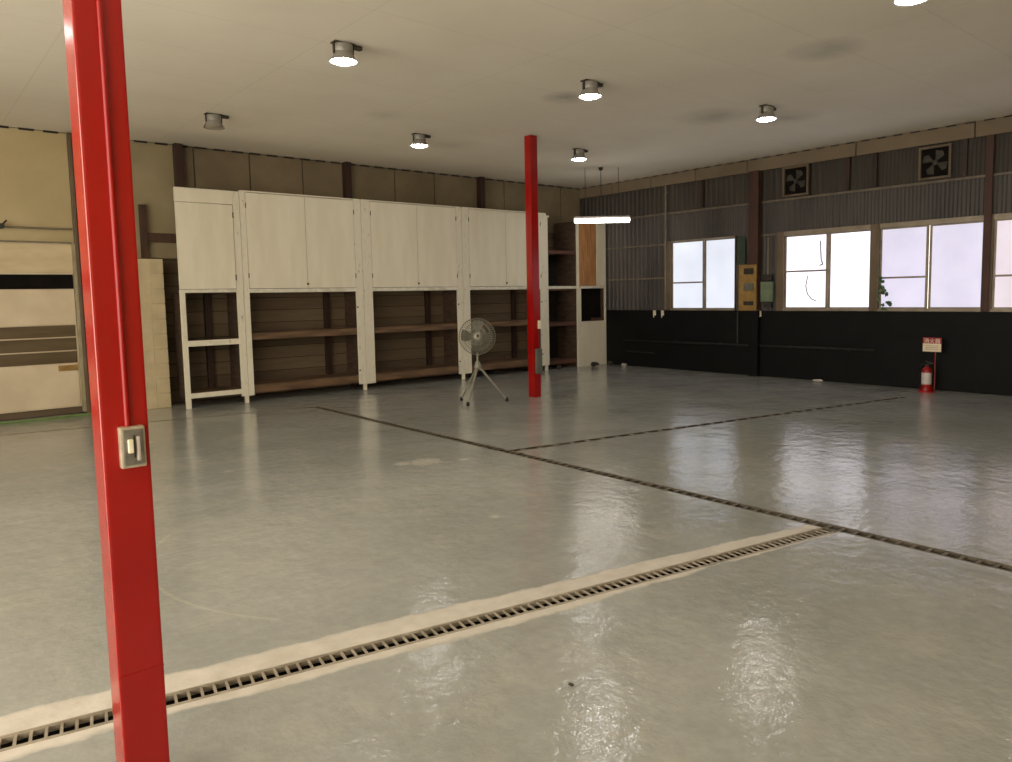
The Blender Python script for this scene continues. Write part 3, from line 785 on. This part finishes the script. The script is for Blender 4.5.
MB().tube([mc, F+Vector((0, 0, .80)), F+Vector((0, 0, .66))], .022, 12).build('neck', M['fan'], fan, smooth=True)
MB().tube([F+Vector((0, 0, .46)), F+Vector((0, 0, .70))], .016, 12).build('pole', M['fan'], fan, smooth=True)
MB().lathe([(0, .05), (.03, .05), (.04, .02), (.055, -.03), (.04, -.05), (0, -.05)], 18, apex, (0, 0, 1)).build('collar', M['fan'], fan, smooth=True)
for (lx, ly) in ((6.20, 8.64), (5.955, 8.15), (6.60, 8.10)):
    e = Vector((lx, ly, .025)); s0 = apex+(e-apex)*.06
    lg = MB().tube([s0, e], .016, 10, .013).build('leg', M['fan'], fan, smooth=True)
    MB().lathe([(0, -.025), (.022, -.025), (.024, 0), (.018, .03), (0, .032)], 12, e, (0, 0, 1)).build('rubber_foot', M['rubber'], lg)

# ------------------------------------------------------------------ right wall fittings
def vent(y0, y1, z0, z1, label):
    yc, zc = (y0+y1)/2, (z0+z1)/2
    t = thing('exhaust_fan', (W-.03, yc, zc), label, 'vent', 'square wall vents under the soffit')
    x0, x1 = W-.05, W-.012
    f = MB()
    f.box(x0, x1, y0, y0+.035, z0, z1, .003).box(x0, x1, y1-.035, y1, z0, z1, .003)
    f.box(x0, x1, y0+.035, y1-.035, z0, z0+.03, .003).box(x0, x1, y0+.035, y1-.035, z1-.03, z1, .003)
    f.build('frame', M['winwood'], t)
    MB().box(x1-.004, x1, y0+.03, y1-.03, z0+.03, z1-.03).build('back_plate', M['black_slot'], t)
    for k in range(4):
        m = MB(); bm = m.bm; a0 = 2*PI*k/4+.5
        vs = []
        for (r, da) in ((.03, -.3), (.17, -.45), (.18, .1), (.15, .42), (.03, .3)):
            a = a0+da
            vs.append(bm.verts.new((x0+.022+.014*da, yc+math.cos(a)*r, zc+math.sin(a)*r)))
        bm.faces.new(vs); bmesh.ops.solidify(bm, geom=list(bm.faces), thickness=.003)
        m.build('blade', M['vent_blade'], t)
    MB().lathe([(0, .03), (.035, .025), (.04, 0), (0, 0)], 16, (x1-.004, yc, zc), (-1, 0, 0)).build('hub', M['vent_blade'], t)
    return t
vent(6.31, 6.77, 3.035, 3.52, 'square wooden-framed wall vent above the second window, beside the rust-brown column')
vent(4.18, 4.62, 3.035, 3.50, 'square wooden-framed wall vent high above the third window')
# yellow board with breakers
t = thing('breaker_board', (W-.03, 7.53, 1.15), 'yellowed breaker board with switches fixed over the rust-brown column of the right wall', 'switchboard')
MB().box(W-.135, W-.112, 7.19, 7.535, 1.15, 1.94, .004).box(W-.112, W-.016, 7.385, 7.53, 1.17, 1.92, .004).build('board', M['yellow'], t)
for z0, z1, mt in ((1.78, 1.88, 'darkplastic'), (1.50, 1.62, 'grey_box'), (1.24, 1.31, 'darkplastic')):
    MB().box(W-.165, W-.135, 7.24, 7.42, z0, z1, .006).build('breaker', M[mt], t)
MB().box(W-.15, W-.135, 7.22, 7.46, 1.34, 1.47, .006).build('cover', M['yellow'], t)
t = tag(MB().box(W-.04, W-.018, 7.47, 7.64, 1.965, 2.44, .004).build('green_panel', M['darkgreen']), 'narrow dark green panel on the right wall above the yellowed breaker board', 'panel')
t = thing('meter_box', (W-.05, 7.02, 1.2), 'small grey-green electrical box on the right wall beside the second window', 'electrical box')
MB().box(W-.10, W-.02, 6.915, 7.13, 1.30, 1.64, .008).build('case', M['greenbox'], t)
MB().box(W-.108, W-.10, 6.935, 7.11, 1.32, 1.62, .005).build('lid', M['greenbox'], t)
MB().box(W-.09, W-.02, 6.935, 7.11, 1.66, 1.76, .006).build('switch_unit', M['darkplastic'], t)
MB().tube([(W-.05, 7.02, 1.76), (W-.05, 7.02, 2.40)], .012, 8).build('conduit', M['pale_pipe'], t)
MB().box(W-.085, W-.02, 6.94, 7.08, 1.20, 1.28, .006).build('outlet', M['darkplastic'], t)
# pale plugs at the top of the black wall
for y, lab in ((9.522, 'small white outlet on the edge of the black wall, nearer the corner'), (9.322, 'small white outlet on the edge of the black wall, below the first window frame'), (7.19, 'small white outlet under the rust-brown column')):
    t = thing('wall_outlet', (W-.02, y, 1.08), lab, 'outlet', 'white outlets on the black wall')
    MB().box(W-.03, W-.002, y-.028, y+.028, 1.04, 1.14, .006).build('cover', M['ivory'], t)
    MB().tube([(W-.035, y, 1.05), (W-.037, y+.004, 1.0)], .009, 8).build('plug', M['ivory'], t)
# pipes on the black wall
m = MB().tube([(W-.03, 10.32, .525), (W-.03, 5.2, .545)], .016, 8)
for y in (10.0, 9.0, 8.0, 6.6, 5.6): m.box(W-.02, W, y-.01, y+.01, .51, .56)
tag(m.build('wall_pipe', M['pipe']), 'dark horizontal pipe along the black lower wall beneath the windows', 'pipe')
m = MB().tube([(W-.02, 7.63, .56), (W-.02, 7.63, 1.13)], .01, 8)
tag(m.build('wall_pipe', M['pipe']), 'thin vertical pipe on the black wall under the yellowed breaker board', 'pipe')
m = MB().tube([(W-.04, 9.225, HS+.01), (W-.04, 9.225, HB-.01)], .016, 8)
for z in (1.6, 2.2, 2.9, 3.4): m.box(W-.03, W-.0, 9.205, 9.245, z-.012, z+.012)
tag(m.build('wall_pipe', M['pale_pipe']), 'pale vertical conduit left of the first window, up to the soffit', 'pipe')
m = MB().tube([(W-.03, 10.25, .30), (W-.03, 9.55, .30), (W-.03, 9.5, .28)], .012, 8)
tag(m.build('wall_pipe', M['pipe']), 'short low pipe on the black wall near the end cabinet', 'pipe')
# extinguisher stand with sign, and the extinguisher on it
ex, ey = 11.30, 4.33
t = thing('extinguisher_stand', (ex, ey, 0), 'red stand with a fire extinguisher sign on a thin pole by the black wall', 'sign stand')
MB().lathe([(0, 0), (.115, 0), (.115, .01), (.10, .02), (.085, .02), (.085, .06), (.09, .06), (.09, .065), (.08, .065), (.08, .022), (0, .022)], 28, (ex, ey, 0), (0, 0, 1)).build('base', M['ext_red'], t, smooth=True)
MB().tube([(ex+.10, ey-.07, .02), (ex+.10, ey-.07, .60)], .007, 8).build('pole', M['ext_red'], t)
xs = ex+.092
sb = MB().box(xs-.006, xs, 4.177, 4.43, .572, .775, .002).build('sign_panel', M['ext_red'], t)
MB().box(xs-.008, xs-.006, 4.180, 4.427, .574, .690).build('white_field', M['paper'], sb)
cu = bpy.data.curves.new('sign_text', 'FONT'); cu.body = '消火器'; cu.size = .075; cu.extrude = .0008; cu.align_x = 'CENTER'
to = bpy.data.objects.new('sign_text_src', cu); COL.objects.link(to)
bpy.context.view_layer.update()
dg = bpy.context.evaluated_depsgraph_get(); me = bpy.data.meshes.new_from_object(to.evaluated_get(dg))
bpy.data.objects.remove(to, do_unlink=True)
tx = bpy.data.objects.new('lettering', me); COL.objects.link(tx); me.materials.clear(); me.materials.append(M['white_mark'])
tx.parent = sb
R = Matrix(((0, 0, -1), (-1, 0, 0), (0, 1, 0)))    # text x -> -Y, text y -> Z, faces -X
tx.matrix_parent_inverse = Matrix()
tx.location = Vector((xs-.0075, 4.303, .700))-wpos(sb)
tx.rotation_euler = R.to_euler()
ln = MB()
for z in (.605, .63, .655): ln.box(xs-.0088, xs-.008, 4.215, 4.39, z, z+.006)
ln.build('text_lines', M['jamb'], sb)
e = thing('fire_extinguisher', (ex, ey, .022), 'small red fire extinguisher with a pale label standing on the floor by the black wall', 'fire extinguisher')
MB().lathe([(0, 0), (.062, 0), (.066, .006), (.066, .275), (.06, .305), (.035, .33), (.02, .34), (.02, .355), (0, .355)], 28, (ex, ey, .023), (0, 0, 1)).build('cylinder', M['ext_red'], e, smooth=True)
MB().lathe([(.0668, .09), (.0668, .255)], 28, (ex, ey, .023), (0, 0, 1)).build('label_wrap', M['label'], e, smooth=True)
MB().box(ex-.015, ex+.015, ey-.02, ey+.02, .375, .405, .004).build('valve', M['darkplastic'], e)
MB().obox((ex, ey-.03, .425), (0, 1, .25), (1, 0, 0), (0, -.25, 1), .055, .008, .006).build('handle', M['darkplastic'], e)
MB().obox((ex, ey-.03, .402), (0, 1, -.1), (1, 0, 0), (0, .1, 1), .05, .008, .005).build('handle', M['darkplastic'], e)
MB().tube([(ex, ey+.02, .39), (ex-.01, ey+.06, .395), (ex-.02, ey+.085, .35), (ex-.02, ey+.08, .25), (ex-.02, ey+.075, .17)], .009, 8).build('hose', M['rubber'], e, smooth=True)

# ------------------------------------------------------------------ drains
def drain(key, label, mat, pitch, rail=.009, bar=.008):
    a, b, hw = DR[key]
    p0, p1, d, nn = drain_axis(a, b); L = (p1-p0).length; mid = (p0+p1)/2
    t = thing('drain_channel', (mid.x, mid.y, -.09), label, 'drain', 'floor drains')
    m = MB(); m.obox(mid+Vector((0, 0, -.086)), d, nn, (0, 0, 1), L/2, hw-.003, .003)
    m.build('channel_bed', M['concrete'], t)
    fr = MB()
    for s in (-1, 1): fr.obox(mid+nn*s*(hw-rail/2-.001)+Vector((0, 0, -.012)), d, nn, (0, 0, 1), L/2, rail/2, .0135)
    fr.build('frame', mat, t)
    g = MB(); N = int(L/pitch)
    for k in range(N):
        q = p0+d*(L*(k+.5)/N)
        g.obox(q+Vector((0, 0, -.0045)), d, nn, (0, 0, 1), bar/2, hw-rail-.003, .0035)
    for s in (-1, 1): g.obox(mid+nn*s*(hw-rail-.006)+Vector((0, 0, -.008)), d, nn, (0, 0, 1), L/2, .003, .008)
    g.build('grate', mat, t)
    return t
drain('C', 'near floor drain with a pale ladder grate, passing behind the foreground red pillar', M['grate_pale'], .046, .010, .010)
drain('A', 'long floor drain with a rusty grate running diagonally across the hall', M['grate_dark'], .085, .008, .022)
drain('B', 'far floor drain with a rusty grate, running toward the fire extinguisher', M['grate_dark'], .19, .007, .06)
drain('D', 'narrow floor drain along the foot of the cabinets at the left', M['grate_dark'], .08, .006)

# ------------------------------------------------------------------ small scraps on the floor
def scrap(name, loc, size, label, cat, mat, group=None, seed=0):
    r = random.Random(seed); m = MB()
    ret = bmesh.ops.create_icosphere(m.bm, subdivisions=2, radius=1)
    for v in m.bm.verts:
        k = 1+r.uniform(-.28, .28)
        v.co = Vector((v.co.x*size[0]*k, v.co.y*size[1]*k, v.co.z*size[2]*k))
    zmin = min(v.co.z for v in m.bm.verts)
    for v in m.bm.verts: v.co += Vector((loc[0], loc[1], -zmin+.001))
    return tag(m.build(name, mat, origin=(loc[0], loc[1], 0)), label, cat, group)
scrap('rag', (10.98, 10.62, 0), (.11, .06, .045), 'dark crumpled rag on the floor in front of the end cabinet', 'rag', M['scrap'], seed=1)
scrap('scrap_piece', (11.38, 10.55, 0), (.06, .05, .04), 'dark lump of scrap on the floor at the right foot of the end cabinet', 'scrap', M['scrap'], seed=2)
scrap('scrap_piece', (11.42, 10.2, 0), (.07, .04, .03), 'pale lump of scrap on the floor in the corner beside the black wall', 'scrap', M['flake'], seed=3)
scrap('scrap_piece', (10.08, 10.72, 0), (.05, .04, .05), 'dark lump of scrap at the foot of the open shelf unit', 'scrap', M['scrap'], seed=4)
scrap('scrap_piece', (11.46, 6.05, 0), (.04, .08, .018), 'pale scrap lying at the foot of the black wall under the second window', 'scrap', M['flake'], seed=5)
scrap('paint_chip', (1.90, 1.98, 0), (.008, .013, .004), 'tiny dark chip on the floor in front of the near drain', 'chip', M['scrap'], seed=6)

# ------------------------------------------------------------------ camera
f, yaw, pitch, roll, cx0, cy0 = 744.9432, .7039989, .0893843, -.0187989, 521.2192, 361.3455
fw = Vector((math.sin(yaw)*math.cos(pitch), math.cos(yaw)*math.cos(pitch), -math.sin(pitch)))
r0 = Vector((math.cos(yaw), -math.sin(yaw), 0)); u0 = r0.cross(fw)
r_ = math.cos(roll)*r0+math.sin(roll)*u0; u_ = -math.sin(roll)*r0+math.cos(roll)*u0
cam = bpy.data.cameras.new('camera'); co = bpy.data.objects.new('camera', cam); COL.objects.link(co)
cam.sensor_fit = 'HORIZONTAL'; cam.sensor_width = 36; cam.lens = 36*f/1012
cam.shift_x = (506-cx0)/1012; cam.shift_y = (cy0-381)/1012
cam.clip_start = .05; cam.clip_end = 200
mw = Matrix(((r_.x, u_.x, -fw.x, 0), (r_.y, u_.y, -fw.y, 0), (r_.z, u_.z, -fw.z, 1.5), (0, 0, 0, 1)))
co.matrix_world = mw
sc.camera = co

# ------------------------------------------------------------------ daylight through the open front, colour management
wd = bpy.data.worlds.new('overcast_sky'); sc.world = wd; wd.use_nodes = True
bg = wd.node_tree.nodes['Background']
bg.inputs['Color'].default_value = (1.0, .915, .785, 1); bg.inputs['Strength'].default_value = 4.3
vs = sc.view_settings
sc.display_settings.display_device = 'sRGB'
vs.view_transform = 'Standard'; vs.look = 'None'; vs.gamma = 1; vs.exposure = 0.0
vs.use_curve_mapping = False
sc.cycles.use_denoising = True
sc.cycles.max_bounces = 8; sc.cycles.diffuse_bounces = 5; sc.cycles.glossy_bounces = 4
sc.cycles.sample_clamp_indirect = 6
